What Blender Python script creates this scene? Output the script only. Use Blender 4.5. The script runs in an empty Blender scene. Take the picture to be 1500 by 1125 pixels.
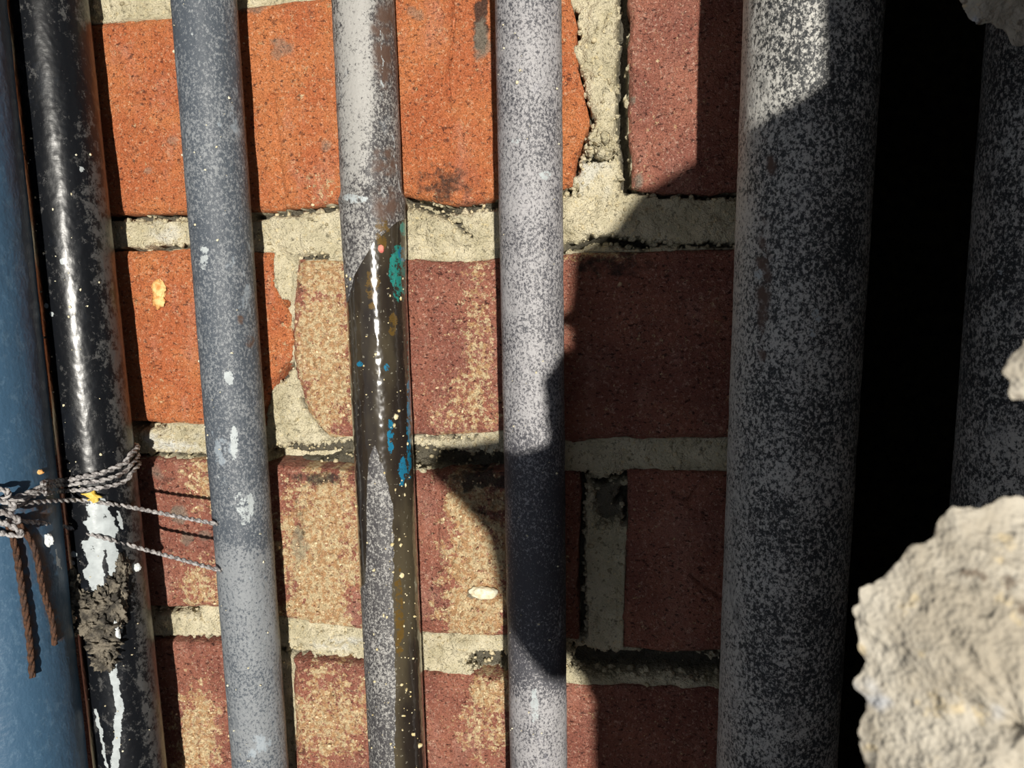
import bpy, math, random
import numpy as np
from mathutils import Matrix, Vector

rng = np.random.default_rng(7)
random.seed(7)
SC = bpy.context.scene
COL = SC.collection

# ------------------------------------------------------------------ camera, sky, sun, exposure
F = 1083.0                                   # focal length in pixels of the 1500 px frame
PITCH, YAW, ROLL = math.radians(8.797), math.radians(-8.634), math.radians(-0.423)
CAM = np.array([0.10336, -0.20115, 0.11036]) # metres; brick wall is the plane y = 0
_fw = np.array([math.sin(YAW)*math.cos(PITCH), math.cos(YAW)*math.cos(PITCH), -math.sin(PITCH)])
_rt0 = np.array([math.cos(YAW), -math.sin(YAW), 0.0]); _up0 = np.cross(_rt0, _fw)
RT = math.cos(ROLL)*_rt0 + math.sin(ROLL)*_up0
UP = math.cos(ROLL)*_up0 - math.sin(ROLL)*_rt0
FW = _fw

cd = bpy.data.cameras.new('camera'); cam = bpy.data.objects.new('camera', cd); COL.objects.link(cam)
cam.matrix_world = Matrix(((RT[0], UP[0], -FW[0], CAM[0]), (RT[1], UP[1], -FW[1], CAM[1]),
                           (RT[2], UP[2], -FW[2], CAM[2]), (0, 0, 0, 1)))
cd.sensor_width = 36; cd.lens = 36*F/1500; cd.clip_start = 0.004; cd.clip_end = 20
cd.dof.use_dof = True; cd.dof.focus_distance = 0.185; cd.dof.aperture_fstop = 70
SC.camera = cam

W = bpy.data.worlds.new('sky'); SC.world = W; W.use_nodes = True
bg = W.node_tree.nodes['Background']
bg.inputs[0].default_value = (0.76, 0.85, 1.0, 1); bg.inputs[1].default_value = 0.23

def ray(px, py):
    d = FW*F + (px-750)*RT - (py-562.5)*UP
    return d/np.linalg.norm(d)
SUN = ray(640, 450)                          # low winter sun, almost square on to the wall
sd = bpy.data.lights.new('sun', 'SUN'); sd.energy = 4.7; sd.color = (1.0, 0.95, 0.86); sd.angle = math.radians(1.2)
so = bpy.data.objects.new('sun', sd); COL.objects.link(so)
so.rotation_euler = Vector(SUN).to_track_quat('-Z', 'Y').to_euler(); so.location = (0, -2, 0.5)

SC.view_settings.view_transform = 'Standard'; SC.view_settings.look = 'None'
SC.view_settings.gamma = 1; SC.view_settings.exposure = 0.0; SC.view_settings.use_curve_mapping = False
SC.cycles.max_bounces = 5; SC.cycles.use_denoising = True

# ------------------------------------------------------------------ geometry helpers
def P(px, py, y=0.0):
    "point of the plane at depth y (metres, 0 = brick face) seen at pixel px,py"
    d = ray(px, py); t = (y-CAM[1])/d[1]
    return CAM+t*d
def proj(V):
    v = V-CAM; z = v@FW
    return 750+F*(v@RT)/z, 562.5-F*(v@UP)/z

def _h(ix, iy, iz, seed):
    n = (ix.astype(np.int64)*374761393+iy.astype(np.int64)*668265263+iz.astype(np.int64)*2147483647+seed*1274126177) & 0xffffffff
    n = (n ^ (n >> 13))*1274126177 & 0xffffffff
    n = (n ^ (n >> 16)) & 0xffffff
    return n/float(0xffffff)
def vnoise(x, y, z=None, seed=0):
    x = np.asarray(x, float); y = np.asarray(y, float); z = np.zeros_like(x) if z is None else np.asarray(z, float)
    ix, iy, iz = np.floor(x), np.floor(y), np.floor(z); fx, fy, fz = x-ix, y-iy, z-iz
    fx, fy, fz = [q*q*(3-2*q) for q in (fx, fy, fz)]
    r = 0
    for a in (0, 1):
        for b in (0, 1):
            for c in (0, 1):
                r = r+_h(ix+a, iy+b, iz+c, seed)*(fx if a else 1-fx)*(fy if b else 1-fy)*(fz if c else 1-fz)
    return r*2-1
def fbm(x, y, z=None, seed=0, o=4):
    r = 0; a = 1.0; t = 0; k = 1.0
    for i in range(o):
        r = r+a*vnoise(np.asarray(x)*k, np.asarray(y)*k, None if z is None else np.asarray(z)*k, seed+i*17); t += a; a *= .5; k *= 2.03
    return r/t
def sstep(a, b, x):
    q = np.clip((x-a)/(b-a), 0, 1); return q*q*(3-2*q)
def polydist(x, y, pts):
    d = np.full(np.shape(x), 1e9)
    for (ax, ay), (bx, by) in zip(pts[:-1], pts[1:]):
        vx, vy = bx-ax, by-ay; t = np.clip(((x-ax)*vx+(y-ay)*vy)/(vx*vx+vy*vy+1e-9), 0, 1)
        d = np.minimum(d, np.hypot(x-ax-t*vx, y-ay-t*vy))
    return d
def blob(x, y, cx, cy, rx, ry, soft=.5, wob=.35, seed=3):
    r = np.hypot((x-cx)/rx, (y-cy)/ry)+wob*fbm(x/14, y/14, seed=seed)
    return 1-sstep(1-soft, 1+soft*.4, r)

def mesh_obj(name, verts, faces, mat, parent=None, smooth=True, attrs=None):
    me = bpy.data.meshes.new(name)
    verts = np.asarray(verts, float)
    if isinstance(faces, np.ndarray):
        n, k = faces.shape
        me.vertices.add(len(verts)); me.vertices.foreach_set('co', verts.ravel())
        me.loops.add(n*k); me.loops.foreach_set('vertex_index', faces.ravel().astype(np.int32))
        me.polygons.add(n); me.polygons.foreach_set('loop_start', np.arange(0, n*k, k, dtype=np.int32))
        me.update(calc_edges=True); me.validate()
    else:
        me.from_pydata([tuple(v) for v in verts], [], faces); me.update()
    if smooth: me.polygons.foreach_set('use_smooth', np.ones(len(me.polygons), bool))
    for k, a in (attrs or {}).items():
        at = me.attributes.new(k, 'FLOAT', 'POINT'); at.data.foreach_set('value', np.asarray(a, np.float32).ravel())
    me.materials.append(mat)
    o = bpy.data.objects.new(name, me); COL.objects.link(o); o.parent = parent
    return o
def quads(nu, nv, wrap_u=False, flip=False):
    "grid index quads, vertex index = v*nu + u"
    u = np.arange(nu if wrap_u else nu-1); v = np.arange(nv-1); U, V = np.meshgrid(u, v); U = U.ravel(); V = V.ravel(); U2 = (U+1) % nu
    q = np.stack([V*nu+U, V*nu+U2, (V+1)*nu+U2, (V+1)*nu+U], 1)
    return q[:, ::-1].copy() if flip else q
def empty(name, loc, **kw):
    o = bpy.data.objects.new(name, None); COL.objects.link(o); o.location = loc; o.empty_display_size = .01
    for k, v in kw.items(): o[k] = v
    return o
def adopt(o, parent):
    o.parent = parent; o.matrix_parent_inverse = Matrix.Translation(-Vector(parent.location))
def tag(o, label=None, cat=None, group=None, kind=None):
    if label: o['label'] = label
    if cat: o['category'] = cat
    if group: o['group'] = group
    if kind: o['kind'] = kind
    return o

# ------------------------------------------------------------------ material helpers
def s2l(c): return tuple(((v/255)/12.92 if v/255 <= .04045 else ((v/255+.055)/1.055)**2.4) for v in c)
class NT:
    def __init__(s, name):
        s.m = bpy.data.materials.new(name); s.m.use_nodes = True; s.n = s.m.node_tree.nodes; s.l = s.m.node_tree.links
        s.b = s.n['Principled BSDF']; s.tc = s.n.new('ShaderNodeTexCoord').outputs['Object']
    def put(s, sock, v):
        if isinstance(v, bpy.types.NodeSocket): s.l.new(v, sock)
        elif isinstance(v, tuple) and len(v) == 3 and sock.type == 'RGBA': sock.default_value = (*v, 1)
        else: sock.default_value = v
    def map(s, scale):
        m = s.n.new('ShaderNodeMapping'); s.l.new(s.tc, m.inputs[0]); m.inputs['Scale'].default_value = scale; return m.outputs[0]
    def noise(s, scale, detail=3, rough=.6, vec=None, dist=0):
        t = s.n.new('ShaderNodeTexNoise'); s.l.new(vec or s.tc, t.inputs['Vector']); t.inputs['Scale'].default_value = scale
        t.inputs['Detail'].default_value = detail; t.inputs['Roughness'].default_value = rough; t.inputs['Distortion'].default_value = dist
        return t.outputs[0]
    def vor(s, scale, feature='F1'):
        t = s.n.new('ShaderNodeTexVoronoi'); t.feature = feature; s.l.new(s.tc, t.inputs['Vector']); t.inputs['Scale'].default_value = scale; return t.outputs[0]
    def ramp(s, v, a, b, lo=0., hi=1.):
        r = s.n.new('ShaderNodeMapRange'); r.interpolation_type = 'SMOOTHSTEP'; s.put(r.inputs[0], v)
        for i, q in zip((1, 2, 3, 4), (a, b, lo, hi)): r.inputs[i].default_value = q
        return r.outputs[0]
    def math(s, op, a, b=0.):
        m = s.n.new('ShaderNodeMath'); m.operation = op; s.put(m.inputs[0], a); s.put(m.inputs[1], b); return m.outputs[0]
    def mix(s, f, a, b, mode='MIX'):
        m = s.n.new('ShaderNodeMix'); m.data_type = 'RGBA'; m.blend_type = mode; s.put(m.inputs[0], f); s.put(m.inputs[6], a); s.put(m.inputs[7], b); return m.outputs[2]
    def attr(s, name):
        a = s.n.new('ShaderNodeAttribute'); a.attribute_name = name; return a.outputs['Fac']
    def bump(s, h, dist, strength=1., normal=None):
        b = s.n.new('ShaderNodeBump'); b.inputs['Distance'].default_value = dist; b.inputs['Strength'].default_value = strength
        s.put(b.inputs['Height'], h)
        if normal is not None: s.l.new(normal, b.inputs['Normal'])
        return b.outputs[0]
    def out(s, col, rough=.85, normal=None, **kw):
        s.put(s.b.inputs['Base Color'], col); s.put(s.b.inputs['Roughness'], rough)
        if normal is not None: s.l.new(normal, s.b.inputs['Normal'])
        for k, v in kw.items(): s.put(s.b.inputs[k.replace('_', ' ')], v)
        return s.m

def mat_brick(name, c1, c2, c3, pale, pit=.55):
    t = NT(name)
    col = t.mix(t.ramp(t.noise(45, 4), .38, .6), s2l(c1), s2l(c2))
    col = t.mix(t.ramp(t.noise(70, 5, .7, t.map((1, 1, .6))), .5, .68, 0, .6), col, s2l(c3))
    col = t.mix(t.ramp(t.noise(1000, 4, .8), .54, .66, 0, .8), col, s2l(pale))
    col = t.mix(t.ramp(t.noise(650, 3, .7, t.map((1, 1, 1.6))), .44, .34, 0, pit), col, s2l((70, 32, 24)))
    col = t.mix(t.ramp(t.noise(120, 4, .7), .66, .72, 0, .7), col, s2l((92, 62, 50)))
    # sand and mortar smears
    sand = t.math('MULTIPLY', t.attr('sand'), 1.0)
    g = t.math('ADD', t.math('MULTIPLY', t.noise(620, 4, .8), 2.4), t.math('MULTIPLY', sand, .75))
    sc = t.mix(t.ramp(t.noise(700, 2), .4, .6), s2l((212, 168, 120)), s2l((242, 220, 174)))
    col = t.mix(t.ramp(g, 1.44, 1.66, 0, .92), col, sc)
    soot_dark = t.math('ADD', t.math('MULTIPLY', t.noise(300, 4, .75), .9), t.attr('soot_dark'))
    col = t.mix(t.ramp(soot_dark, .78, 1.1, 0, .88), col, s2l((52, 46, 42)))
    col = t.mix(t.attr('grey'), col, t.mix(t.noise(500, 3), s2l((110, 105, 95)), s2l((175, 168, 150))))
    n = t.bump(t.noise(1300, 4, .7), .0011, 1.); n = t.bump(t.noise(420, 4, .75), .0018, 1., n)
    return t.out(col, t.ramp(t.noise(800, 2), .3, .7, .45, .8), n, Specular_IOR_Level=.5)
M_orange = mat_brick('orange_brick', (224, 138, 84), (210, 118, 72), (214, 144, 118), (246, 192, 152), .75)
M_red = mat_brick('red_brick', (182, 116, 94), (158, 96, 80), (196, 140, 122), (230, 188, 166), .9)

def mat_mortar():
    t = NT('lime_mortar')
    col = t.mix(t.ramp(t.noise(90, 5, .65), .35, .65), s2l((196, 186, 154)), s2l((226, 216, 186)))
    col = t.mix(t.ramp(t.noise(700, 3, .7), .58, .7, 0, .8), col, s2l((226, 208, 160)))
    col = t.mix(t.ramp(t.noise(550, 3, .7), .42, .32, 0, .7), col, s2l((104, 97, 76)))
    col = t.mix(t.attr('dark'), col, s2l((34, 31, 28)))
    col = t.mix(t.math('MULTIPLY', t.attr('white'), t.ramp(t.noise(160, 3), .4, .6)), col, s2l((222, 222, 214)))
    n = t.bump(t.noise(1200, 4, .7), .0008, .8); n = t.bump(t.noise(300, 4, .7), .0016, .8, n)
    return t.out(col, .6, n)
M_mortar = mat_mortar()

def mat_pipe(name, dark, dust_light, amount, patch=(150, 160, 172), patch_amt=.3, rough=.5, fine=900, bs=1.):
    "dark pipe under a film of dust; attributes wet / teal / blue / ochre / white / rust colour the stains"
    t = NT(name)
    v = t.map((1, 1, .8))
    m = t.math('ADD', t.noise(fine*1.5, 4, .85, v), t.math('MULTIPLY', t.noise(70, 4, .6), .28))
    m = t.math('ADD', m, t.math('MULTIPLY', t.attr('dust_light'), .14))  # dust, plus light and shade painted into some of the pipes
    col = t.mix(t.ramp(m, .715-amount*.3, .845-amount*.3), s2l(dark), s2l(dust_light))
    col = t.mix(t.ramp(t.noise(110, 5, .7, t.map((1, 1, .6))), .60, .66, 0, patch_amt), col, s2l(patch))
    col = t.mix(t.ramp(t.noise(75, 5, .7, t.map((1, 1, .5))), .40, .33, 0, .5), col, s2l(dark))
    col = t.mix(t.math('MULTIPLY', t.attr('rust'), t.ramp(t.noise(260, 3), .35, .6)), col, s2l((98, 78, 68)))
    wet = t.ramp(t.math('ADD', t.attr('wet'), t.math('MULTIPLY', t.math('SUBTRACT', t.noise(350, 3), .5), .5)), .42, .58)
    wc = t.mix(t.ramp(t.noise(60, 4, .6, t.map((1, 1, .3))), .4, .65), s2l((44, 38, 34)), s2l((84, 76, 60)))
    wc = t.mix(t.ramp(t.noise(1000, 2), .66, .7, 0, .6), wc, s2l((150, 145, 130)))
    col = t.mix(wet, col, wc)
    for a, c in (('ochre', (112, 88, 46)), ('teal', (48, 150, 140)), ('blue', (40, 132, 170)), ('white', (206, 214, 216))):
        f = t.ramp(t.math('ADD', t.math('MULTIPLY', t.attr(a), .95), t.math('MULTIPLY', t.math('SUBTRACT', t.noise(420, 4, .8), .5), 2.2)), .45, .65)
        f = t.math('MULTIPLY', f, t.ramp(t.attr(a), .02, .12))
        col = t.mix(f, col, t.mix(t.noise(500, 2), s2l(c), s2l(tuple(int(q*.75) for q in c))))
    r = t.mix(wet, (rough,)*3, (.16,)*3)
    n = t.bump(t.noise(fine*1.2, 3, .7), .0003*bs, .6); n = t.bump(t.noise(260, 3, .6, t.map((1, 1, .4))), .0005*bs, .5, n)
    nw = t.bump(t.noise(300, 2, .5), .0002, .4)
    nm = t.n.new('ShaderNodeMix'); nm.data_type = 'VECTOR'; t.put(nm.inputs[0], wet); t.l.new(n, nm.inputs[4]); t.l.new(nw, nm.inputs[5])
    return t.out(col, r, nm.outputs[1], Specular_IOR_Level=.4, Coat_Weight=t.math('MULTIPLY', wet, .7), Coat_Roughness=.09)

def mat_simple(name, c1, c2, scale=400, rough=.8, bump=.0005, bscale=900, spec=.4, **kw):
    t = NT(name); col = t.mix(t.ramp(t.noise(scale, 4, .65), .38, .62), s2l(c1), s2l(c2))
    return t.out(col, rough, t.bump(t.noise(bscale, 3), bump, .8), Specular_IOR_Level=spec, **kw)

# ------------------------------------------------------------------ brick outlines (pixels of the wall plane)
BR = [  # name material left[] right[] top[] bottom[] fine
 dict(m='o', L=[(-30, -10), (-30, 330)], R=[(830, -60), (836, 0), (846, 40), (840, 70), (848, 105), (860, 160), (863, 178), (855, 200), (843, 232), (838, 275)],
      T=[(-40, 45), (110, 35), (200, 28), (275, 24), (360, 12), (400, 5), (480, -3), (600, -14), (870, -35)],
      B=[(-40, 322), (165, 314), (240, 312), (385, 311), (430, 305), (495, 297), (595, 286), (625, 294), (655, 302), (725, 291), (835, 272), (870, 270)]),
 dict(m='r', L=[(921, -60), (921, 0), (921, 100), (919, 160), (921, 200), (926, 240), (926, 290)], R=[(1900, -200), (1900, 400)],
      T=[(900, -38), (1400, -70), (1900, -100)], B=[(920, 272), (940, 280), (985, 284), (1090, 282), (1400, 274), (1900, 262)]),
 dict(m='o', L=[(-620, 300), (-620, 650)], R=[(398, 370), (403, 420), (424, 460), (430, 500), (424, 528), (402, 558), (392, 600), (388, 630)],
      T=[(-620, 392), (0, 376), (165, 370), (280, 365), (440, 372)], B=[(-620, 600), (0, 612), (190, 618), (300, 622), (440, 626)]),
 dict(m='r', L=[(437, 370), (433, 400), (430, 440), (428, 490), (432, 540), (445, 590), (466, 625), (488, 645)], R=[(1385, 300), (1385, 700)],
      T=[(420, 382), (500, 382), (600, 380), (640, 382), (680, 385), (725, 378), (830, 372), (1080, 364), (1385, 352)],
      B=[(420, 640), (488, 640), (520, 641), (600, 638), (700, 636), (735, 631), (840, 648), (900, 641), (980, 642), (1085, 641), (1385, 643)]),
 dict(m='r', L=[(1425, 300), (1425, 700)], R=[(2500, 200), (2500, 700)], T=[(1420, 350), (2500, 310)], B=[(1420, 643), (2500, 650)]),
 dict(m='r', L=[(-20, 640), (-20, 910)], R=[(848, 680), (850, 760), (846, 850), (850, 950)],
      T=[(-30, 664), (190, 672), (305, 674), (400, 683), (520, 692), (610, 692), (740, 692), (870, 692)],
      B=[(-30, 888), (205, 890), (320, 889), (410, 905), (470, 914), (530, 922), (610, 927), (735, 932), (870, 940)]),
 dict(m='r', L=[(920, 680), (919, 760), (915, 850), (912, 970)], R=[(1950, 650), (1950, 1000)],
      T=[(900, 688), (1065, 692), (1950, 700)], B=[(900, 950), (980, 955), (1065, 952), (1950, 985)]),
 dict(m='r', L=[(-600, 900), (-600, 1200)], R=[(395, 930), (392, 1000), (400, 1100), (400, 1200)],
      T=[(-600, 915), (215, 938), (320, 941), (410, 952)], B=[(-600, 1120), (215, 1160), (410, 1175)]),
 dict(m='r', L=[(428, 940), (430, 1000), (432, 1100), (430, 1260)], R=[(1380, 950), (1380, 1300)],
      T=[(420, 966), (530, 976), (620, 985), (740, 995), (850, 1004), (1050, 1010), (1380, 1022)], B=[(420, 1190), (850, 1240), (1380, 1275)]),
 dict(m='r', L=[(1415, 950), (1415, 1300)], R=[(2500, 950), (2500, 1400)], T=[(1410, 1022), (2500, 1060)], B=[(1410, 1275), (2500, 1380)]),
 dict(m='o', L=[(-600, -400), (-600, 0)], R=[(340, -400), (360, 0)], T=[(-600, -230), (360, -300)], B=[(-600, 10), (360, -22)]),
 dict(m='r', L=[(395, -400), (400, 0)], R=[(1370, -500), (1370, 0)], T=[(380, -300), (1370, -400)], B=[(380, -45), (1370, -110)]),
 dict(m='o', L=[(-900, 0), (-900, 400)], R=[(-60, 0), (-60, 400)], T=[(-900, 70), (-50, 46)], B=[(-900, 335), (-50, 322)]),
 dict(m='r', L=[(-900, 600), (-900, 950)], R=[(-50, 600), (-50, 950)], T=[(-900, 645), (-40, 664)], B=[(-900, 850), (-40, 886)]),
 dict(m='r', L=[(0, 1170), (0, 1400)], R=[(855, 1200), (855, 1480)], T=[(0, 1195), (860, 1290)], B=[(0, 1360), (860, 1470)]),
 dict(m='r', L=[(900, 1200), (900, 1500)], R=[(1900, 1200), (1900, 1600)], T=[(890, 1290), (1900, 1380)], B=[(890, 1480), (1900, 1600)]),
]
BR = [b for b in BR if b['L'][0][0] < 1190]
for b in BR:                                  # the wall ends behind the thick pipe, a deep dark recess follows
    if max(p[0] for p in b['R']) > 1195: b['R'] = [(1195, -500), (1190, 1600)]
def W2(pts): return np.array([[P(x, y)[0], P(x, y)[2]] for x, y in pts])
for b in BR:
    for k in 'LRTB': b['w'+k] = W2(b[k])
    for k in 'LR':
        a = b['w'+k]; b['w'+k] = a[np.argsort(a[:, 1])]
def fz(b, k, z): return np.interp(z, b['w'+k][:, 1], b['w'+k][:, 0])
def fx(b, k, x): return np.interp(x, b['w'+k][:, 0], b['w'+k][:, 1])
def inside(b, x, z):
    "signed distance-like value in metres, positive inside the brick outline"
    return np.minimum(np.minimum(x-fz(b, 'L', z), fz(b, 'R', z)-x), np.minimum(z-fx(b, 'B', x), fx(b, 'T', x)-z))

wall = empty('wall_back', (0, 0, 0), kind='structure', label='orange and red brick wall behind the pipes with crumbling pale mortar joints')

SAND = [(475, 520, 55, 150, .9), (470, 400, 60, 40, .7), (680, 600, 60, 60, .4), (700, 480, 30, 150, .45), (470, 800, 75, 140, .85), (700, 820, 60, 110, .85),
        (690, 720, 50, 50, .6), (305, 700, 40, 60, .6), (300, 860, 45, 40, .6), (470, 900, 60, 30, .8), (480, 1050, 80, 80, .7), (730, 1010, 40, 30, .8), (290, 1080, 40, 90, .8),
        (690, 900, 60, 40, .7), (865, 950, 20, 30, .5), (450, 130, 30, 40, .15), (470, 280, 30, 30, .3), (880, 372, 60, 16, .6), (710, 1060, 50, 60, .5), (290, 640, 40, 20, .2)]
SOOT_DARK = [(655, 270, 60, 38, .55), (706, 40, 14, 60, .75), (720, 740, 50, 45, .45), (900, 390, 90, 28, .5), (440, 760, 12, 60, .45), (650, 780, 10, 70, .4),  # sooty patches and other darker blotches of the brick colour
        (160, 280, 20, 80, .3), (225, 700, 40, 25, .35), (700, 700, 60, 20, .6), (468, 700, 60, 14, .6), (850, 520, 30, 180, .1), (250, 760, 55, 60, .2), (270, 820, 60, 50, .18), (430, 385, 20, 14, .5), (700, 860, 30, 12, .3), (975, 735, 40, 10, .3)]
GREY = [(412, 68, 16, 16, .5), (705, 62, 13, 32, .7), (375, 12, 20, 9, .5), (610, 22, 14, 10, .45), (478, 215, 9, 10, .45), (262, 750, 14, 14, .7), (275, 790, 12, 14, .6),
        (255, 205, 8, 8, .4), (218, 250, 8, 6, .5), (440, 800, 12, 30, .5), (700, 868, 14, 8, .9), (300, 785, 10, 8, .5), (230, 690, 12, 12, .4), (232, 432, 11, 19, .0), (935, 265, 6, 9, .7), (926, 145, 5, 8, .7)]
GROOVE = [([(662, -10), (664, 40), (655, 110), (660, 160)], 2.2, .0016), ([(398, 140), (405, 200), (412, 300)], 6, .0010), ([(398, 140), (430, 138)], 3, .0008), ([(1010, 840), (1062, 882)], 2, .0012),
          ([(985, 722), (1010, 735), (1020, 712)], 3, .0012), ([(225, 30), (232, 70)], 2, .0012), ([(640, 765), (640, 830), (690, 845)], 4, .0009), ([(240, 375), (225, 400)], 2, .001)]

def make_brick(b, i):
    x0 = min(b['wL'][:, 0]); x1 = max(b['wR'][:, 0]); z0 = min(b['wB'][:, 1]); z1 = max(b['wT'][:, 1])
    seen = i in (0, 1, 2, 3, 4, 5, 6, 7)
    st = .00052 if seen else .002
    if b['L'][0][0] > 900 and seen: st = .0007
    nu = int((x1-x0)/st)+2; nv = int((z1-z0)/st)+2
    u, v = np.meshgrid(np.linspace(0, 1, nu), np.linspace(0, 1, nv)); u = u.ravel(); v = v.ravel()
    x = x0+(x1-x0)*u; z = z0+(z1-z0)*v
    for _ in range(6):
        z = fx(b, 'B', x)*(1-v)+fx(b, 'T', x)*v
        x = fz(b, 'L', z)*(1-u)+fz(b, 'R', z)*u
    e = np.minimum(np.minimum(u*(x1-x0), (1-u)*(x1-x0)), np.minimum(v*(z1-z0), (1-v)*(z1-z0)))
    k = 1-sstep(0, .004, e)                     # crumbled outline
    x = x+k*.0007*fbm(x*260, z*260, seed=i+5, o=4); z = z+k*.0007*fbm(x*240, z*240, seed=i+50, o=4)
    px, py = proj(np.stack([x, x*0, z], 1))
    sand = sum(a*blob(px, py, cx, cy, rx, ry, .7, .5, 4) for cx, cy, rx, ry, a in SAND)
    sand = np.clip(sand, 0, 1)
    soot_dark = np.clip(sum(a*blob(px, py, cx, cy, rx, ry, .7, .5, 9) for cx, cy, rx, ry, a in SOOT_DARK), 0, 1)
    grey = np.clip(sum(a*blob(px, py, cx, cy, rx, ry, .3, .7, 12) for cx, cy, rx, ry, a in GREY), 0, 1)
    rough = .00028 if b['m'] == 'o' else .00042
    y = .0013*(1-np.clip(e/.0022, 0, 1))**2 + rough*fbm(x*330, z*430, seed=i+9, o=4)+.0009*fbm(x*55, z*60, seed=i+70, o=3)
    y = y-rough*2.0*sand*np.abs(fbm(x*500, z*500, seed=31, o=3))*2.2 - .0004*grey
    if i == 3: y = y+.00022*np.sin(z*2*np.pi/.0023+fbm(x*90, z*90, seed=2)*2.5)*sstep(.095, .11, x)
    for pts, w, d in GROOVE:
        dd = polydist(px+3*fbm(px/9, py/9, seed=8), py+3*fbm(px/9, py/9, seed=18), pts); y = y+d*(1-sstep(w*.3, w*1.3, dd))
    y = y-.0003
    V = np.stack([x, y, z], 1)
    F_ = quads(nu, nv)
    # sides run back into the wall
    ring = np.r_[np.arange(nu), np.arange(1, nv)*nu+nu-1, (nv-1)*nu+np.arange(nu-2, -1, -1), np.arange(nv-2, 0, -1)*nu]
    n = len(V); back = V[ring].copy(); back[:, 1] = .012; V = np.vstack([V, back]); m = len(ring); j = np.arange(m); j2 = (j+1) % m
    F_ = np.vstack([F_, np.stack([ring[j], n+j, n+j2, ring[j2]], 1)])
    z_ = lambda a: np.r_[a, a[ring]]
    o = mesh_obj('brick', V, F_, M_orange if b['m'] == 'o' else M_red, wall, True, dict(sand=z_(sand), soot_dark=z_(soot_dark), grey=z_(grey)))
    if seen:
        w = np.clip(sand, 0.02, 1)**1.5; w[e < .001] = 0
        ok = (px > 100) & (px < 1100) & (py > -10) & (py < 1140); w = w*ok
        if i in (0, 2): w = w*.5
        if w.sum() > 0:
            cnt = int(min(2600, w.sum()*st*st*1e6*.42))
            idx = rng.choice(n, cnt, p=w/w.sum())
            grains('sand_grains', V[idx]+np.c_[rng.normal(0, .0002, cnt), -np.full(cnt, .0001), rng.normal(0, .0002, cnt)], .00022, .00055, M_grain, wall)
    return o

_t = (1+5**.5)/2
ICO = np.array([(-1, _t, 0), (1, _t, 0), (-1, -_t, 0), (1, -_t, 0), (0, -1, _t), (0, 1, _t), (0, -1, -_t), (0, 1, -_t), (_t, 0, -1), (_t, 0, 1), (-_t, 0, -1), (-_t, 0, 1)])/1.9
ICF = np.array([(0, 11, 5), (0, 5, 1), (0, 1, 7), (0, 7, 10), (0, 10, 11), (1, 5, 9), (5, 11, 4), (11, 10, 2), (10, 7, 6), (7, 1, 8), (3, 9, 4), (3, 4, 2), (3, 2, 6), (3, 6, 8), (3, 8, 9), (4, 9, 5), (2, 4, 11), (6, 2, 10), (8, 6, 7), (9, 8, 1)])
def grains(name, pts, r0, r1, mat, parent):
    n = len(pts); r = r0+(r1-r0)*rng.random(n)**2.2
    V = ICO[None]*r[:, None, None]*(1+rng.uniform(-.45, .45, (n, 12, 1)))*rng.uniform(.55, 1.25, (n, 1, 3))+pts[:, None]
    Fc = ICF[None]+(np.arange(n)*12)[:, None, None]
    t = np.repeat(rng.random(n), 12)
    o = mesh_obj(name, V.reshape(-1, 3), Fc.reshape(-1, 3), mat, parent, False, dict(tint=t)); o['kind'] = 'stuff'
    return o
def mat_grain(name, a, b):
    t = NT(name); c = t.mix(t.attr('tint'), s2l(a), s2l(b))
    return t.out(c, .6, None)
M_grain = mat_grain('sand_grain', (150, 104, 78), (238, 216, 176)); M_grain2 = mat_grain('mortar_grain', (150, 140, 112), (214, 200, 164))

for i, b in enumerate(BR): make_brick(b, i)
o = None

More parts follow.
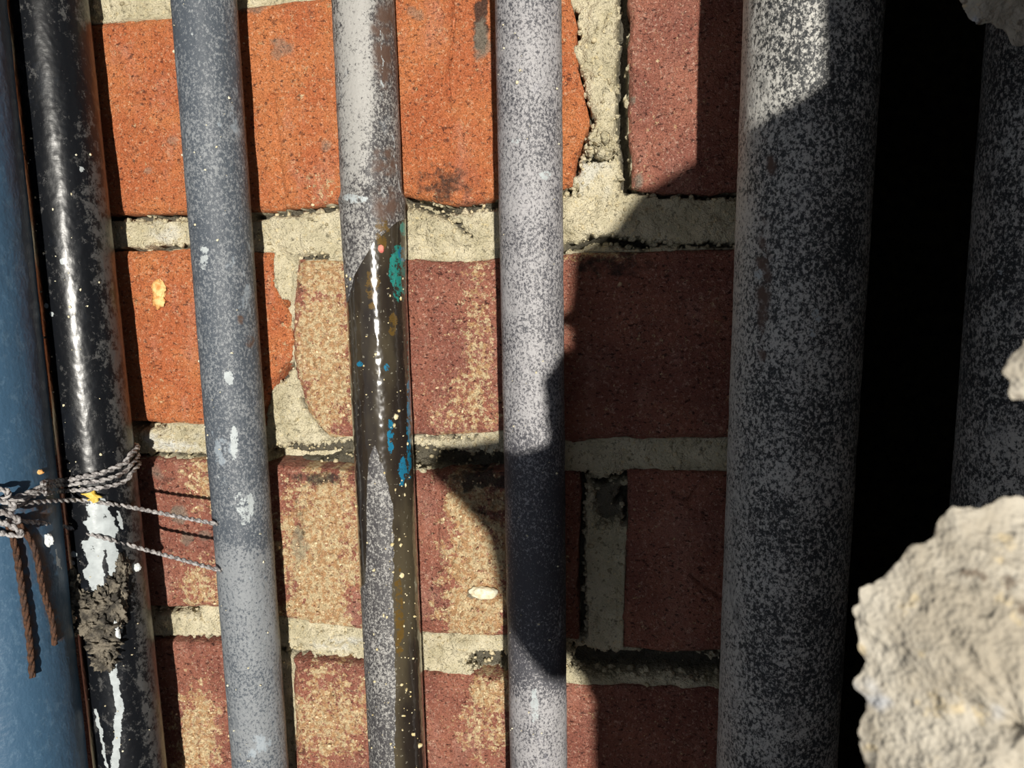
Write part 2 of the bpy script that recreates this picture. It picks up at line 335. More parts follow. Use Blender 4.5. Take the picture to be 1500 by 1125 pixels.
# ------------------------------------------------------------------ mortar bed
CR = [([(100, 322), (160, 319), (275, 317)], 5), ([(370, 317), (430, 309), (500, 301)], 4), ([(592, 288), (620, 300), (640, 306), (665, 306), (690, 302), (728, 297)], 6),
      ([(640, 308), (665, 325), (690, 345)], 2.5), ([(600, 300), (625, 305)], 5), ([(60, 376), (160, 372), (228, 367)], 5), ([(228, 362), (282, 361)], 2.5),
      ([(436, 381), (450, 377), (475, 378)], 3), ([(826, 366), (848, 358), (875, 350), (900, 352), (915, 358), (945, 356)], 5), ([(945, 358), (1085, 360)], 2),
      ([(846, 15), (838, 30), (848, 50), (840, 62)], 4), ([(842, 90), (850, 125), (860, 160), (866, 178), (856, 205), (846, 232), (842, 250)], 4), ([(826, 280), (840, 278)], 4),
      ([(917, -40), (914, 30), (912, 90), (910, 130), (909, 190), (914, 220), (917, 275)], 7), ([(925, 278), (950, 284), (1000, 287), (1095, 285)], 3),
      ([(848, 222), (862, 234), (880, 232), (900, 224)], 3), ([(868, 212), (872, 226)], 2),
      ([(398, 432), (408, 442), (416, 446)], 4), ([(408, 448), (405, 465), (418, 480)], 3), ([(395, 564), (410, 550), (425, 535)], 4),
      ([(392, 672), (420, 666), (445, 668), (480, 663), (500, 660), (525, 657)], 12), ([(395, 680), (440, 684), (480, 684), (525, 684)], 9),
      ([(600, 668), (640, 676), (690, 680), (745, 682)], 14), ([(185, 622), (205, 624), (230, 620)], 6), ([(190, 671), (250, 669), (305, 671)], 3),
      ([(205, 893), (250, 892), (285, 897)], 5), ([(215, 938), (320, 940)], 3), ([(700, 975), (720, 978), (760, 982)], 15), ([(840, 955), (870, 962), (900, 964), (960, 962), (1065, 958)], 7),
      ([(850, 975), (1060, 985)], 12), ([(860, 700), (875, 712), (915, 700)], 5), ([(902, 740), (915, 720), (916, 770)], 4), ([(850, 700), (850, 860), (852, 930)], 6),
      ([(408, 957), (440, 962), (540, 975)], 4), ([(435, 500), (445, 590), (470, 630), (488, 643)], 2), ([(600, 640), (700, 640)], 1.5), ([(170, 300), (168, 420), (178, 560)], 0.1)]
def axis(lo, a, b, hi, fine, coarse):
    return np.r_[np.arange(lo, a, coarse), np.arange(a, b, fine), np.arange(b, hi, coarse)]
xa, xb = P(110, 560)[0], P(1120, 560)[0]; za, zb = P(600, 1140)[2], P(600, -25)[2]
xr = P(1194, 560)[0]; X = axis(xa-.17, xa, xb, xr, .0005, .003); Z = axis(za-.07, za, zb, zb+.09, .0005, .003)
x, z = np.meshgrid(X, Z); x = x.ravel(); z = z.ravel()
ins = np.full(x.shape, -1.)
for b in BR: ins = np.maximum(ins, inside(b, x, z))
px, py = proj(np.stack([x, x*0, z], 1))
wx = px+5*fbm(px/16, py/16, seed=61)+2.2*fbm(px/4, py/4, seed=63, o=2); wy = py+5*fbm(px/16, py/16, seed=62)+2.2*fbm(px/4, py/4, seed=64, o=2)
y = .0006+.0015*fbm(x*170, z*170, seed=77, o=5)+.0006*fbm(x*600, z*600, seed=78, o=3)
lum = [(880, 110, 26, 130, .0016), (875, 212, 30, 20, .0016), (860, 330, 40, 20, .0010), (660, 335, 50, 26, .0012), (430, 340, 40, 30, .0010), (400, 420, 15, 40, .0012), (420, 600, 35, 40, .0012), (460, 640, 60, 14, .0012), (670, 650, 60, 12, .0014), (240, 645, 60, 14, .0012), (680, 945, 60, 12, .0010), (470, 935, 60, 14, .0012), (470, 335, 60, 20, .0004), (865, 925, 18, 25, .0012)]
for cx, cy, rx, ry, a in lum: y = y-a*blob(px, py, cx, cy, rx, ry, .6, .5, 33)
cell = np.abs(fbm(x*420, z*420, seed=90, o=2)); y = y-.0011*blob(px, py, 875, 212, 36, 22, .4, .3)*(1-2*cell)
y = y+.0020*blob(px, py, 895, 735, 30, 38, .4, .5, 36)
dark = np.zeros_like(x)
for pts, w in CR:
    w = w*1.35
    d = polydist(wx, wy, pts); g = 1-sstep(w*.55, w*1.15, d); y = y+g*np.clip(.0012*w, .002, .008); dark = np.maximum(dark, g*(.85 if w > 2 else .4))
y = np.where(ins > 0, np.maximum(y, .0002)+.008*sstep(0, .0009, ins), y+.0006*(1-sstep(-.0012, 0, -np.abs(ins))) )
dark = np.maximum(dark, .8*blob(px, py, 893, 735, 28, 38, .4, .5, 36))
white = np.clip(blob(px, py, 255, 648, 60, 16)+.7*blob(px, py, 500, 945, 50, 14)+.6*blob(px, py, 868, 255, 30, 40)+.5*blob(px, py, 235, 340, 30, 20), 0, 1)  # bluish-white sheen on the left joint painted as a pale patch
mb = mesh_obj('mortar', np.stack([x, y, z], 1), quads(len(X), len(Z)), M_mortar, wall, True, dict(dark=dark, white=white))
w = ((ins < -.0003) & (px > 120) & (px < 1090) & (py > 0) & (py < 1125)).astype(float)*np.clip(1-dark*1.1, 0, 1); idx = rng.choice(len(x), 1300, p=w/w.sum())
V = np.stack([x, y, z], 1)
grains('sand_grains', V[idx], .0002, .0007, M_grain2, wall)
sel = (dark > .5) & (px > 380) & (px < 760) & (ins < 0); w = sel.astype(float)
idx = rng.choice(len(x), 160, p=w/w.sum()); grains('sand_grains', V[idx]+[0, -.0006, 0], .0003, .0009, M_grain2, wall)
w = ((dark > .08) & (dark < .5) & (ins < -.0002) & (px > 150) & (px < 1090) & (py > 0) & (py < 1125)).astype(float)
idx = rng.choice(len(x), 1500, p=w/w.sum()); grains('mortar_crumbs', V[idx], .0003, .0013, M_mortar, wall)
w = blob(px, py, 876, 214, 30, 17, .3, .4)*(ins < 0)
idx = rng.choice(len(x), 70, p=w/w.sum()); grains('mortar_crumbs', V[idx], .0008, .0018, M_mortar, wall)
# solid backing so no light leaks from behind
bx0, bx1, bz0, bz1 = xa-.17, xb+.22, za-.07, zb+.09
def box(name, lo, hi, mat, parent=None):
    a, b = np.array(lo), np.array(hi)
    V = [(x_, y_, z_) for x_ in (a[0], b[0]) for y_ in (a[1], b[1]) for z_ in (a[2], b[2])]
    return mesh_obj(name, V, [(0, 1, 3, 2), (4, 6, 7, 5), (0, 4, 5, 1), (2, 3, 7, 6), (0, 2, 6, 4), (1, 5, 7, 3)], mat, parent, False)
box('backing', (bx0-.3, .0125, bz0-.3), (xr, .25, bz1+.3), M_mortar, wall)
M_dark = mat_simple('shade_dark_render', (40, 38, 34), (62, 58, 50), 200, .9, .001)  # near-black colour stands for the deep shade of the recess
def dark_box(name, lo, hi): tag(box(name, lo, hi, M_dark), kind='structure')
dark_box('wall_recess', (xr-.01, .14, bz0-.3), (xr+.16, .18, bz1+.3))
dark_box('light_block_right', (xr+.13, -.14, bz0-.3), (xr+.16, .14, bz1+.3))  # unseen panel added on the right to keep sky light out
dark_box('light_block_left', (xa-.45, -.16, bz0-.3), (xa-.42, .05, bz1+.3))  # unseen panel added on the left to keep sky light out
dark_box('light_block_top', (xa-.45, -.16, bz1+.16), (xr+.16, .18, bz1+.19))  # unseen panel added overhead only to block sky light
dark_box('floor', (xa-.45, -.16, bz0-.19), (xr+.16, .18, bz0-.16))  # unseen panel added underneath only to block sky light
# ochre lump stuck on the left orange brick
def lump(name, c, rx, ry, rz, mat, parent=None, seed=0, nu=36, nv=22, amp=.3, fr=2.2):
    th, ph = np.meshgrid(np.linspace(0, 2*np.pi, nu, endpoint=False), np.linspace(0.001, np.pi-.001, nv)); th = th.ravel(); ph = ph.ravel()
    d = np.stack([np.sin(ph)*np.cos(th), np.sin(ph)*np.sin(th), np.cos(ph)], 1)
    r = 1+amp*fbm(d[:, 0]*fr+seed*7.1, d[:, 1]*fr, d[:, 2]*fr, seed=seed, o=4)
    V = d*r[:, None]*[rx, ry, rz]+np.array(c)
    return mesh_obj(name, V, quads(nu, nv, True, True), mat, parent)
M_ochre = mat_simple('ochre_crumb', (214, 150, 84), (244, 206, 140), 500, .7)
q = P(233, 424, -.0008); tag(lump('mortar_crumb', q, .0022, .0009, .0028, M_ochre, None, 3, amp=.5), 'small yellowish mortar crumb stuck on the left orange brick', 'mortar crumb')
q = P(233, 441, -.0008); a = lump('crumb_lobe', q, .0020, .0009, .0022, M_ochre, None, 4, amp=.5); a.parent = bpy.data.objects['mortar_crumb']
M_pale = mat_simple('pale_stone', (226, 214, 178), (246, 240, 214), 600, .6)
tag(lump('pebble', P(708, 868, -.0012), .0042, .0014, .0019, M_pale, None, 6, amp=.3), 'cream pebble stuck low on the sandy brick between the centre pipes', 'pebble')

# ------------------------------------------------------------------ pipes
PIPES = {}
def pipe(name, label, top, bot, w_mid, h, mat, masks=None, prof=None, nu=110, nv=620, amp=.00012, seed=1, r=None):
    "axis through two pixels at rows 0 and 1125 at distance h in front of the wall, width w_mid pixels at row 560"
    h0, h1 = h if isinstance(h, tuple) else (h, h)
    A = P(top, 0, -h0); B = P(bot, 1125, -h1); mid = (A+B)/2
    if r is None: r = w_mid/2/F*((mid-CAM)@FW)
    ax = (B-A); L = np.linalg.norm(ax); ax /= L
    t = np.linspace(-.035, L+.035, nv); C = A[None]+ax[None]*t[:, None]
    row = proj(C)[1]
    e1 = np.cross(ax, [0, 1, 0]); e1 /= np.linalg.norm(e1); e1 = -e1 if e1[0] < 0 else e1
    e2 = np.cross(e1, ax); e2 = -e2 if e2[1] > 0 else e2              # towards the camera side
    th = np.linspace(0, 2*np.pi, nu, endpoint=False)
    T, H = np.meshgrid(t, th, indexing='ij'); R0 = np.repeat(row[:, None], nu, 1)
    rr = r*(prof(R0, H) if prof else 1)+amp*fbm(np.sin(H)*3+5, np.cos(H)*3, T*120, seed=seed, o=3)+amp*.5*fbm(np.sin(H)*24, np.cos(H)*24, T*900, seed=seed+4, o=2)
    V = C[:, None]+rr[..., None]*(e1*np.sin(H)[..., None]+e2*np.cos(H)[..., None]); V = V.reshape(-1, 3)
    Fq = quads(nu, nv, True)
    pxx, pyy = proj(V); front = (np.cos(H).ravel() > -.35)
    at = {k: np.zeros(len(V)) for k in ('wet', 'teal', 'blue', 'ochre', 'white', 'rust', 'dust_light')}
    if masks:
        for k, f in masks.items(): at[k] = np.where(front, np.clip(f(pxx, pyy), -1, 1), 0)
        if r < .0083 or name == 'steel_pipe': at['white'] = at['white']*.62
        for k in ('teal', 'blue', 'ochre'): at[k] = at[k]*.68
    n = len(V); V = np.vstack([V, [C[0], C[-1]]])
    j = np.arange(nu); j2 = (j+1) % nu; s0 = np.full(nu, n); s1 = np.full(nu, n+1)
    me_f = np.vstack([Fq, np.stack([j2, j, s0, s0], 1)[:0]])
    o = mesh_obj(name, V[:n], me_f, mat, None, True, at)
    mesh_obj('end_cap', V[j], [tuple(range(nu))], mat, o, False); mesh_obj('end_cap', V[(nv-1)*nu+j], [tuple(range(nu-1, -1, -1))], mat, o, False)
    tag(o, label, 'pipe'); PIPES[name+str(len(PIPES))] = None
    info = dict(A=A, ax=ax, L=L, r=r, e1=e1, e2=e2, o=o, C=C, row=row)
    o['_'] = 0; del o['_']
    return info
def on(p, s, row, lift=0., back=False):
    "point on a pipe surface: s = -1 left limb .. 1 right limb"
    t = np.interp(row, p['row'], np.arange(len(p['row']))); i = int(t); c = p['C'][i]+(p['C'][min(i+1, len(p['C'])-1)]-p['C'][i])*(t-i)
    s = max(-1, min(1, s)); cc = math.sqrt(1-s*s)*(-1 if back else 1)
    return c+(p['r']+lift)*(p['e1']*s+p['e2']*cc)

def at(p, px, py, lift=0.):
    "point in front of a pipe surface seen at pixel px,py"
    s, row = 0., float(py)
    for _ in range(25):
        q = on(p, s, row, lift); a, b = proj(q); q2 = on(p, min(1, s+.02), row, lift); da = max(4., (proj(q2)[0]-a)/.02)
        s = max(-1, min(.9995, s+.6*(px-a)/da)); row += .8*(py-b)
    return on(p, s, row, lift)

M_blue = mat_pipe('blue_grey_plastic', (64, 94, 120), (80, 108, 132), .2, (98, 122, 142), .25, .42, 300)
M_black = mat_pipe('black_plastic', (20, 22, 26), (78, 78, 78), .12, (50, 58, 70), .1, .3, 260, .3)
M_g1 = mat_pipe('blue_grey_dusty_pipe', (78, 85, 94), (140, 144, 148), .34, (176, 188, 198), .5, .55, 900)
M_g2 = mat_pipe('grey_stained_pipe', (70, 68, 70), (172, 170, 166), .36, (150, 158, 166), .2, .5, 1000)
M_g3 = mat_pipe('pale_dusty_pipe', (78, 78, 84), (174, 172, 174), .36, (150, 150, 160), .2, .55, 1100)
M_g4 = mat_pipe('dark_dusty_pipe', (56, 58, 60), (206, 204, 198), .40, (110, 112, 116), .25, .55, 850)

def B_(*a, **k): return lambda x, y: blob(x, y, *a, **k)
def S_(*fs): return lambda x, y: sum(f(x, y) for f in fs)
def line(pts, w): return lambda x, y: 1-sstep(w*.6, w*1.4, polydist(x+4*fbm(x/10, y/10, seed=5), y+4*fbm(x/10, y/10, seed=6), pts))
blue_p = pipe('plastic_pipe', 'wide blue-grey plastic pipe at the left edge, rope knot tied across its front', -105, 28, 0, (.034, .040), M_blue,
              dict(rust=S_(line([(20, 760), (38, 860), (46, 960)], 9), line([(48, 770), (70, 870), (84, 930)], 9), B_(50, 750, 45, 14)), white=S_(B_(72, 790, 9, 9, wob=.3), line([(80, 805), (90, 835)], 1.6), B_(62, 700, .1, .1))), r=.016)
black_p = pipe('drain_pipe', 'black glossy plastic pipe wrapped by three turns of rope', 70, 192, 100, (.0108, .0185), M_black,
               dict(dust_light=S_(lambda x, y: .9*sstep(35, 5, np.abs(x-(118+.107*y))-0)*sstep(200, 260, y), B_(220, 960, 20, 90)),  # lit right rim painted in as pale speckle
                    white=S_(lambda x, y: -1.2*line([(151, 785), (154, 830), (156, 866)], 2.6)(x, y), B_(145, 770, 22, 42, .3, .5), B_(150, 830, 28, 60, .3, .45), B_(158, 920, 22, 60, .3, .4), line([(150, 740), (150, 780)], 5), line([(160, 960), (175, 1030), (168, 1125)], 6), line([(140, 1040), (158, 1125)], 2), B_(107, 812, 6, 5), B_(105, 824, 5, 5), line([(172, 750), (180, 775)], 2),
                             B_(93, 383, 7, 6), B_(68, 448, 5, 6), B_(76, 460, 4, 5), B_(120, 248, 4, 4))), nu=140, seed=2)
lg_p = pipe('water_pipe', 'blue-grey dusty narrow pipe, leftmost of the three narrow ones', 299, 382, 84, .0135, M_g1,
            dict(white=S_(B_(343, 650, 7, 30, .3), B_(360, 740, 18, 30, .3, .6), line([(335, 745), (350, 720)], 2), B_(335, 550, 8, 14, .3), B_(320, 700, 3, 3), B_(283, 50, 4, 4), B_(298, 380, 8, 20, .3, .5)),
                 dust_light=S_(lambda x, y: .6*sstep(780, 820, y)), rust=S_(B_(352, 468, 6, 9, .2, .6), B_(366, 500, 8, 8, .2, .6))), seed=3)

def wet(x, y):
    cx = np.interp(y, [0, 300, 420, 1125], [532, 542, 554, 583]); hw = np.interp(y, [0, 300, 420, 1125], [47, 50, 47, 38]); s = (x-cx)/hw
    left = np.interp(y, [318, 325, 355, 385, 405, 440, 470], [1.2, .75, .0, -.45, -.72, -.95, -1.4])
    m = sstep(-.06, .06, s-left)
    a = np.interp(y, [640, 652, 670, 700, 740, 800, 855, 885, 1125], [560, 548, 541, 538, 537, 537, 535, 500, 500])
    b = np.interp(y, [640, 652, 670, 700, 740, 800, 860, 1000, 1125], [545, 549, 556, 566, 575, 577, 575, 580, 578])
    b = b+3*fbm(x/9, y/9, seed=44)
    dry = sstep(-2, 2, x-a)*sstep(-2, 2, b-x)
    m = m*(1-dry)
    return m+.25*blob(x, y, 560, 260, 30, 40)
def prof4(row, H):
    return 1+.075*sstep(275, 298, row)*(1-.9*sstep(310, 450, row))+.03*sstep(285, 292, row)*(1-sstep(296, 304, row))
wet_p = pipe('water_pipe', 'grey pipe with a wet brown glossy stretch and turquoise corrosion', 532, 583, 86, (.0105, .0185), M_g2,
             dict(wet=wet,
                  teal=S_(B_(584, 405, 15, 48, .3, .35), B_(591, 337, 6, 14, .3), line([(600, 470), (601, 560)], 3)),
                  blue=S_(B_(592, 372, 9, 12, .3), B_(590, 690, 7, 26, .3), line([(600, 560), (599, 700)], 3.5), B_(527, 533, 6, 6, .3), B_(566, 539, 5, 6, .3), B_(572, 630, 5, 30, .3, .6)),
                  ochre=S_(B_(560, 340, 14, 30, .5), B_(576, 470, 9, 26, .5), B_(545, 420, 14, 40, .5), B_(585, 900, 7, 90, .3, .5)),
                  rust=S_(B_(564, 235, 22, 30), B_(562, 60, 18, 80), B_(566, 300, 22, 30)),
                  white=S_(B_(517, 291, 24, 8, .4, .5), line([(559, 40), (561, 150)], 1.2), line([(575, 200), (585, 280)], 1.0)),
                  dust_light=S_(B_(520, 100, 30, 200), lambda x, y: -.1*sstep(640, 700, y))), prof4, nu=128, nv=760, seed=4)
pale_p = pipe('water_pipe', 'pale grey dusty narrow pipe, clean and straight, right of the stained one', 773.5, 789, 90, .0135, M_g3,
              dict(white=S_(B_(800, 257, 10, 8, .3, .6), B_(755, 205, 8, 5, .3, .6), line([(815, 870), (822, 900), (818, 935)], 1.4), B_(783, 1030, 8, 30, .3, .5), B_(818, 930, 4, 4)),
                   dust_light=S_(lambda x, y: .35-.7*sstep(600, 720, y)+.9*sstep(980, 1050, y)), rust=lambda x, y: x*0), seed=5)  # cast shadow across the middle painted in as a darker stretch
thick_p = pipe('steel_pipe', 'thick dark dusty pipe with rust flecks, between brick and black gap', 1190, 1135, 178, .026, M_g4,
               dict(rust=S_(B_(1118, 410, 12, 90), B_(1115, 520, 8, 10), B_(1130, 240, 8, 20)), white=S_(B_(1110, 398, 9, 14, .3, .7), B_(1192, 488, 7, 7, .3), B_(1198, 462, 7, 10, .3, .6), B_(1212, 390, 4, 5), B_(1212, 215, 3, 3)),
                    dust_light=lambda x, y: .5*sstep(0, 60, 1110-.04*y-x+40)), nu=140, seed=6)  # left rim light painted in as a paler edge, with dust
far_p = pipe('steel_pipe', 'dark green-grey pipe partly cut off at the right edge', 1620, 1510, 0, .034, M_g4, dict(white=S_(B_(1484, 495, 3, 3), B_(1466, 398, 8, 4, .3, .6))), nu=90, nv=400, seed=8, r=.0195)

# grit stuck on the wet stretch
def scatter_on(p, n, rows, srange, r0, r1, mat, name):
    pts = np.array([on(p, rng.uniform(*srange), rng.uniform(*rows), .0001) for _ in range(n)])
    o = grains(name, pts, r0, r1, mat, None); o.parent = p['o']; return o
M_grit = mat_simple('pale_grit', (214, 194, 140), (240, 228, 190), 900, .5)
scatter_on(wet_p, 90, (400, 1125), (-.98, .98), .00015, .00055, M_grit, 'grit')
scatter_on(wet_p, 40, (560, 1125), (.6, .98), .0002, .0008, M_grit, 'grit')
scatter_on(lg_p, 60, (0, 1125), (-.95, .95), .0001, .0004, M_pale, 'grit')
scatter_on(pale_p, 60, (0, 1125), (-.95, .95), .0001, .0004, M_pale, 'grit')
scatter_on(black_p, 90, (200, 1125), (-.6, .98), .00012, .00045, M_pale, 'grit')
M_pink = mat_simple('pink_grit', (214, 110, 104), (236, 150, 130))
a = lump('pink_crumb', on(wet_p, .50, 368, .0002), .0009, .0006, .0011, M_pink, wet_p['o'], 9)

# ------------------------------------------------------------------ rope
def rope_tube(name, path, rad, mat, parent, ply=2, pitch=.0042, seg=8, step=.0006, fuzz=0.):
    path = [np.array(q) for q in path]
    # catmull-rom resample
    pts = []
    for i in range(len(path)-1):
        p0, p1, p2, p3 = path[max(i-1, 0)], path[i], path[i+1], path[min(i+2, len(path)-1)]
        m = max(2, int(np.linalg.norm(p2-p1)/step))
        for k in range(m):
            t = k/m; pts.append(.5*((2*p1)+(-p0+p2)*t+(2*p0-5*p1+4*p2-p3)*t*t+(-p0+3*p1-3*p2+p3)*t**3))
    pts.append(path[-1]); C = np.array(pts); Tn = np.gradient(C, axis=0); Tn /= np.linalg.norm(Tn, axis=1)[:, None]+1e-12
    ref = np.array([0, 1., 0.1]); N = np.cross(Tn, ref); N /= np.linalg.norm(N, axis=1)[:, None]; Bn = np.cross(Tn, N)
    s = np.r_[0, np.cumsum(np.linalg.norm(np.diff(C, axis=0), axis=1))]
    Vs, Fs = [], []; off = 0
    for j in range(ply):
        ph = 2*np.pi*(s/pitch+j/ply); cc = C+(rad*.52)*(N*np.cos(ph)[:, None]+Bn*np.sin(ph)[:, None])
        th = np.linspace(0, 2*np.pi, seg, endpoint=False)
        rr = rad*.58*(1+.22*fbm(s*900, s*0+j*9, seed=int(s[-1]*1e5) % 97, o=2))
        V = cc[:, None]+rr[:, None, None]*(N[:, None]*np.cos(th)[None, :, None]+Bn[:, None]*np.sin(th)[None, :, None])
        Vs.append(V.reshape(-1, 3)); Fs.append(quads(seg, len(C), True)+off); off += len(C)*seg
    return mesh_obj(name, np.vstack(Vs), np.vstack(Fs), mat, parent)
def mat_rope(name, c1, c2):
    t = NT(name); col = t.mix(t.ramp(t.noise(900, 3), .35, .6), s2l(c1), s2l(c2)); col = t.mix(t.ramp(t.noise(160, 3), .55, .7, 0, .7), col, s2l((84, 66, 58)))
    return t.out(col, .9, t.bump(t.noise(2500, 2), .0003, .9))
M_rope = mat_rope('weathered_rope', (104, 100, 100), (188, 184, 182)); M_rust = mat_rope('rust_brown_rope', (56, 38, 28), (92, 62, 44))
def blf(px, py, lift=.001):
    "point in front of the blue pipe surface seen at pixel px,py"
    lo = None
    for s in np.linspace(-.6, 1, 200):
        q = on(blue_p, s, py, lift); lo = q if lo is None or abs(proj(q)[0]-px) < abs(proj(lo)[0]-px) else lo
    return lo
knot = blf(6, 722, .0016)
rope = empty('rope', knot); tag(rope, 'weathered grey rope knotted on the blue-grey pipe and looped around the black pipe', 'rope')
def R_(name, path, rad, mat, **k):
    o = rope_tube(name, path, rad, mat, None, **k); adopt(o, rope); return o
rr = .00062
for k, (pp, ye) in enumerate([([(93, 704), (149, 693), (172, 684), (183, 678)], 668), ([(88, 711), (149, 704), (175, 696), (187, 688)], 681), ([(93, 719), (140, 716), (172, 710), (187, 702)], 693)]):
    dp = [(93+9*q_, float(np.interp(93+9*q_, [w_[0] for w_ in pp], [w_[1] for w_ in pp]))) for q_ in range(10)]+[pp[-1]]
    pth = [knot+np.array([-.004, -.0004*k, -.0008*k]), blf(36, 716+3*k, .0008), blf(60, 711+4*k, .0008), blf(78, dp[0][1]+3, .0009)]+[at(black_p, a_, b_, rr*1.3) for a_, b_ in dp]
    pth += [on(black_p, 1.0, ye, rr*1.1)]+[on(black_p, s, ye-6, rr*1.1, True) for s in (.85, .4, -.3)]
    R_('coil', pth, rr*(1.3 if k == 0 else 1.1), M_rope)
for a_, (c1, c2), pp, e_, y2 in ((knot+np.array([.001, -.0012, -.001]), (50, 729), [(117, 733), (160, 738), (187, 742)], (310, 767), 770),
                                 (knot+np.array([.001, -.0012, -.0036]), (55, 759), [(100, 773), (149, 787), (195, 800)], (316, 835), 838)):
    pts_ = [at(black_p, x_, y_, rr*1.3) for x_, y_ in pp]; e = at(lg_p, e_[0]+6, e_[1], rr); e2 = on(lg_p, -.5, y2, rr, True)
    R_('strand', [a_, blf(c1, c2, .0012)]+pts_+[pts_[-1]+(e-pts_[-1])*.5, e, on(lg_p, -1, y2-4, rr), e2], rr, M_rope)
# knot: tight turns of rope round the crossing
for k in range(4):
    c = knot+np.array([.0008*k-.003, -.0008, .0022-.0024*k]); ang = .35-.25*k
    pth = [c+.0042*np.array([math.cos(t)*math.cos(ang)*1.5, -.35*abs(math.sin(t/2+.4)), math.cos(t)*math.sin(ang)+.42*math.sin(t)]) for t in np.linspace(0, 2*math.pi*1.05, 14)]
    R_('knot_turn', pth, rr*1.15, M_rope)
for pts, w in (([(8, 745), (22, 780), (33, 850), (42, 905), (48, 965)], 2.2), ([(20, 742), (48, 790), (62, 850), (74, 900), (80, 935)], 2.0)):
    R_('rope_tail', [blf(a_, b_, .0012) for a_, b_ in pts], .0007*w/2, M_rust, ply=3, pitch=.009)
# yellow leaf scrap caught on the rope
M_leaf = mat_simple('yellow_leaf', (206, 172, 66), (232, 206, 110), 600, .5)
lq = at(black_p, 134, 728, .0006); n = 14
th = np.linspace(0, 2*np.pi, n, endpoint=False); rad_ = .0020*(1+.35*np.sin(th*5+1))
V = [lq+np.array([math.cos(t)*r_*1.25, -.0003*math.sin(3*t), math.sin(t)*r_*.75]) for t, r_ in zip(th, rad_)]; V2 = [v+np.array([0, .0004, 0]) for v in V]
tag(mesh_obj('leaf_scrap', V+V2, [tuple(range(n)), tuple(range(2*n-1, n-1, -1))]+[(i, i+n, (i+1) % n+n, (i+1) % n) for i in range(n)], M_leaf, None, False), 'yellow leaf scrap caught behind the upper rope strand', 'leaf')
tag(lump('crumb', blf(55, 691, .0002), .0012, .0005, .0006, M_ochre, None, 12), 'tiny tan crumb on the blue-grey pipe above the rope', 'crumb')
tag(lump('paint_blob', blf(73, 790, .0003), .0016, .0008, .0016, mat_simple('white_paint', (206, 212, 214), (232, 236, 236), 400, .4), None, 13, amp=.5), 'white paint blob on the blue-grey pipe below the rope', 'paint blob')
M_wp = bpy.data.materials['white_paint']
tag(lump('paint_drop', at(black_p, 201, 831, .0003), .0011, .0008, .0012, M_wp, None, 14), 'white round paint drop on the right side of the black pipe', 'paint drop')

# clump of dried mud and mortar on the black pipe
M_mud = mat_simple('dried_mud', (58, 54, 48), (126, 118, 104), 260, .8, .001, 600)
mud = empty('mud_clump', at(black_p, 140, 890)); tag(mud, 'rough grey mud clump stuck on the black pipe between white paint drips', 'mud clump')
for k, (s, rw, a_, c_) in enumerate([(98, 872, .0030, .0030), (108, 850, .0024, .0030), (118, 880, .0036, .0030), (135, 895, .0042, .0036), (155, 885, .0044, .0045), (172, 862, .0024, .0046), (180, 835, .0014, .0040), (128, 915, .0030, .0030), (150, 920, .0046, .0042), (172, 895, .0022, .0040), (150, 945, .0042, .0036), (152, 965, .0034, .0030)]):
    o = lump('mud_lobe', at(black_p, s, rw, .0004), a_, .0021, c_, M_mud, None, 20+k, 70, 50, 1.0, 3.6); adopt(o, mud)
for k, (s, rw) in enumerate([(170, 918), (173, 930)]):
    o = lump('paint_fleck', at(black_p, s, rw, .0028), .0007, .0006, .0018, M_wp, None, 40+k); adopt(o, mud)

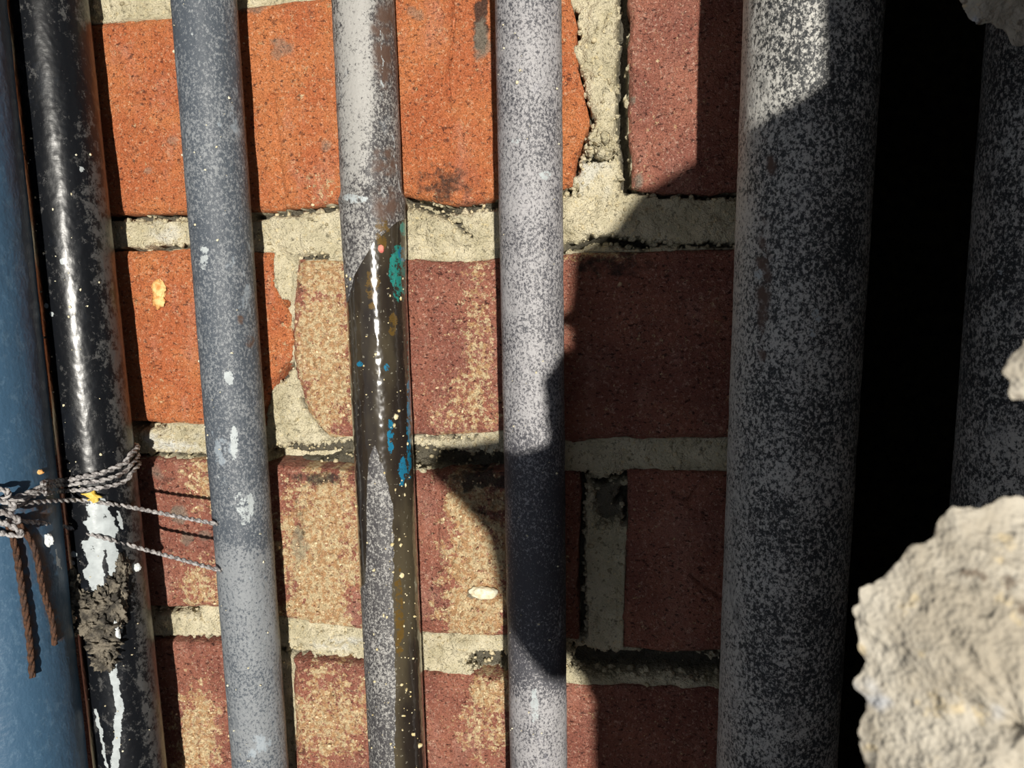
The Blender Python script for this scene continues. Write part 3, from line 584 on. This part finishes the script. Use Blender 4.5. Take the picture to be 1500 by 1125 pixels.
# ------------------------------------------------------------------ broken concrete lumps of the opening the photo looks through
def mat_concrete():
    t = NT('crumbly_concrete')
    col = t.mix(t.ramp(t.noise(160, 5, .65), .35, .65), s2l((176, 166, 148)), s2l((204, 196, 180)))
    col = t.mix(t.ramp(t.noise(420, 3, .6), .60, .68, 0, .8), col, s2l((214, 196, 160)))
    col = t.mix(t.ramp(t.noise(330, 4, .7), .40, .32, 0, .8), col, s2l((112, 96, 80)))
    col = t.mix(t.ramp(t.noise(130, 3, .5), .62, .68, 0, .7), col, s2l((206, 212, 222)))  # bluish-white blotches paint in the reflection of the sky
    n = t.bump(t.noise(900, 3, .6), .0005, .8); n = t.bump(t.noise(260, 4, .65), .0014, .9, n)
    return t.out(col, .8, n)
M_conc = mat_concrete()
def chunk(name, outline, y, dome, thick, seed, label=None, na=460, nr=230, amp=1., rim=.0004):
    "irregular lump: closed outline in pixels on the plane y, domed front, rounded back"
    pts = np.array([P(a, b, y) for a, b in outline])[:, [0, 2]]; c = pts.mean(0)
    seg = np.linalg.norm(np.roll(pts, -1, 0)-pts, axis=1); s = np.r_[0, np.cumsum(seg)]; t = np.linspace(0, s[-1], na, endpoint=False)
    Q = np.vstack([pts, pts[:1]]); bx = np.interp(t, s, Q[:, 0]); bz = np.interp(t, s, Q[:, 1])
    nx, nz = bx-c[0], bz-c[1]; L = np.hypot(nx, nz)
    k = 1+(rim*fbm(bx*700, bz*700, seed=seed, o=4)*2.2+.0009*fbm(bx*190, bz*190, seed=seed+3, o=3))/L
    r = np.sin(np.linspace(0, np.pi/2, nr))
    kr = np.exp(-.5*(np.minimum(np.arange(na), na-np.arange(na))/(na*.045))**2); kr /= kr.sum()
    sm = lambda a: np.real(np.fft.ifft(np.fft.fft(a)*np.fft.fft(kr)))
    sx, sz = sm(nx), sm(nz)
    V = []
    for side in (1, -1):
        R, K = np.meshgrid(r, np.arange(na), indexing='ij')
        w6 = R**6; x = c[0]+(nx[K]*w6+sx[K]*(1-w6))*R*(1+(k[K]-1)*R**9); z = c[1]+(nz[K]*w6+sz[K]*(1-w6))*R*(1+(k[K]-1)*R**9)
        d = np.sqrt(np.clip(1-R**2, 0, 1))
        f = (1-np.exp(-L[K]*(1-R)/.004))                     # steep shoulder, flat middle
        n_ = fbm(x*170, z*170, seed=seed+7, o=5)*.0022*amp+fbm(x*60, z*60, seed=seed+17, o=2)*.003*amp
        yy = y-side*((dome if side > 0 else thick)*f)-(n_*f if side > 0 else 0)
        V.append(np.stack([x, yy, z], -1).reshape(-1, 3))
    Fq = np.vstack([quads(na, nr, True, True), quads(na, nr, True)+na*nr])
    o = mesh_obj(name, np.vstack(V), Fq, M_conc, None)
    if label: tag(o, label, 'concrete lump')
    return o
HY = -.155
chunk('concrete_lump', [(1495, 742), (1440, 741), (1400, 744), (1372, 768), (1366, 790), (1330, 800), (1308, 822), (1298, 845), (1256, 850), (1240, 885), (1248, 910), (1262, 932), (1262, 990), (1268, 1050), (1264, 1125),
      (1285, 1200), (1200, 1330), (1200, 1500), (1700, 1700), (2200, 1500), (2300, 1000), (2000, 760), (1700, 735)], HY, .005, .006, 3, 'large pale crumbly concrete lump at the bottom right, close in front', amp=.55)
chunk('concrete_lump', [(1500, 498), (1480, 520), (1468, 548), (1474, 570), (1490, 582), (1540, 600), (1900, 640), (1950, 480), (1600, 470)], HY, .005, .005, 11, 'small concrete lump poking in halfway up the right edge', na=260, nr=90, amp=.6)
chunk('concrete_lump', [(1385, -30), (1402, 5), (1418, 22), (1430, 36), (1450, 36), (1472, 46), (1482, 62), (1500, 66), (1560, 60), (1650, -30), (1600, -110), (1450, -110), (1375, -80)], -.060, .004, .005, 19, 'bright knobbly concrete lump in the top right corner', na=300, nr=110, amp=1.2)

# unseen near wall, its ragged opening shaped so its shadow falls on the right
Sh = [(1090, -170), (1098, 98), (1102, 184), (1066, 238), (1020, 238), (950, 284), (915, 335), (858, 362), (850, 440), (850, 612), (800, 628), (735, 642), (665, 652), (638, 688), (690, 738), (728, 780), (745, 870),
      (800, 940), (850, 965), (882, 1020), (885, 1330), (300, 1500), (-260, 1400), (-330, 600), (-260, -150), (300, -260)]
def front_wall():
    yf = -.165; pts = []
    for a_, b_ in Sh:
        w_ = P(a_, b_); t = (yf-w_[1])/SUN[1]; pts.append((w_+SUN*t)[[0, 2]])
    pts = np.array(pts); seg = np.linalg.norm(np.roll(pts, -1, 0)-pts, axis=1); s = np.r_[0, np.cumsum(seg)]; na = 500; t = np.linspace(0, s[-1], na, endpoint=False)
    Q = np.vstack([pts, pts[:1]]); bx = np.interp(t, s, Q[:, 0]); bz = np.interp(t, s, Q[:, 1])
    bx = bx+.0007*fbm(bx*300, bz*300, seed=1); bz = bz+.0007*fbm(bx*300, bz*300, seed=2)
    c = P(560, 430, yf)[[0, 2]]
    outx, outz = c[0]+np.sign(bx-c[0])*0, 0
    ang = np.unwrap(np.arctan2(bz-c[1], bx-c[0])); a2 = np.linspace(ang[0], ang[0]+np.sign(ang[-1]-ang[0])*2*np.pi*(na-1)/na, na)
    ox = c[0]+.55*np.cos(a2); oz = c[1]+.55*np.sin(a2)
    dx, dz = bx-c[0], bz-c[1]
    V = np.vstack([np.stack([bx, np.full(na, yf), bz], 1), np.stack([c[0]+dx*1.0, np.full(na, yf-.012), c[1]+dz*1.0], 1)*1, np.stack([ox, np.full(na, yf-.012), oz], 1), np.stack([ox, np.full(na, yf), oz], 1)])
    j = np.arange(na); j2 = (j+1) % na
    Fq = np.vstack([np.stack([a+j, a+j2, b+j2, b+j], 1) for a, b in ((0, na), (na, 2*na), (2*na, 3*na), (3*na, 0))])
    o = mesh_obj('wall_front', V, Fq, M_conc, None, False); o['kind'] = 'structure'; return o
front_wall()
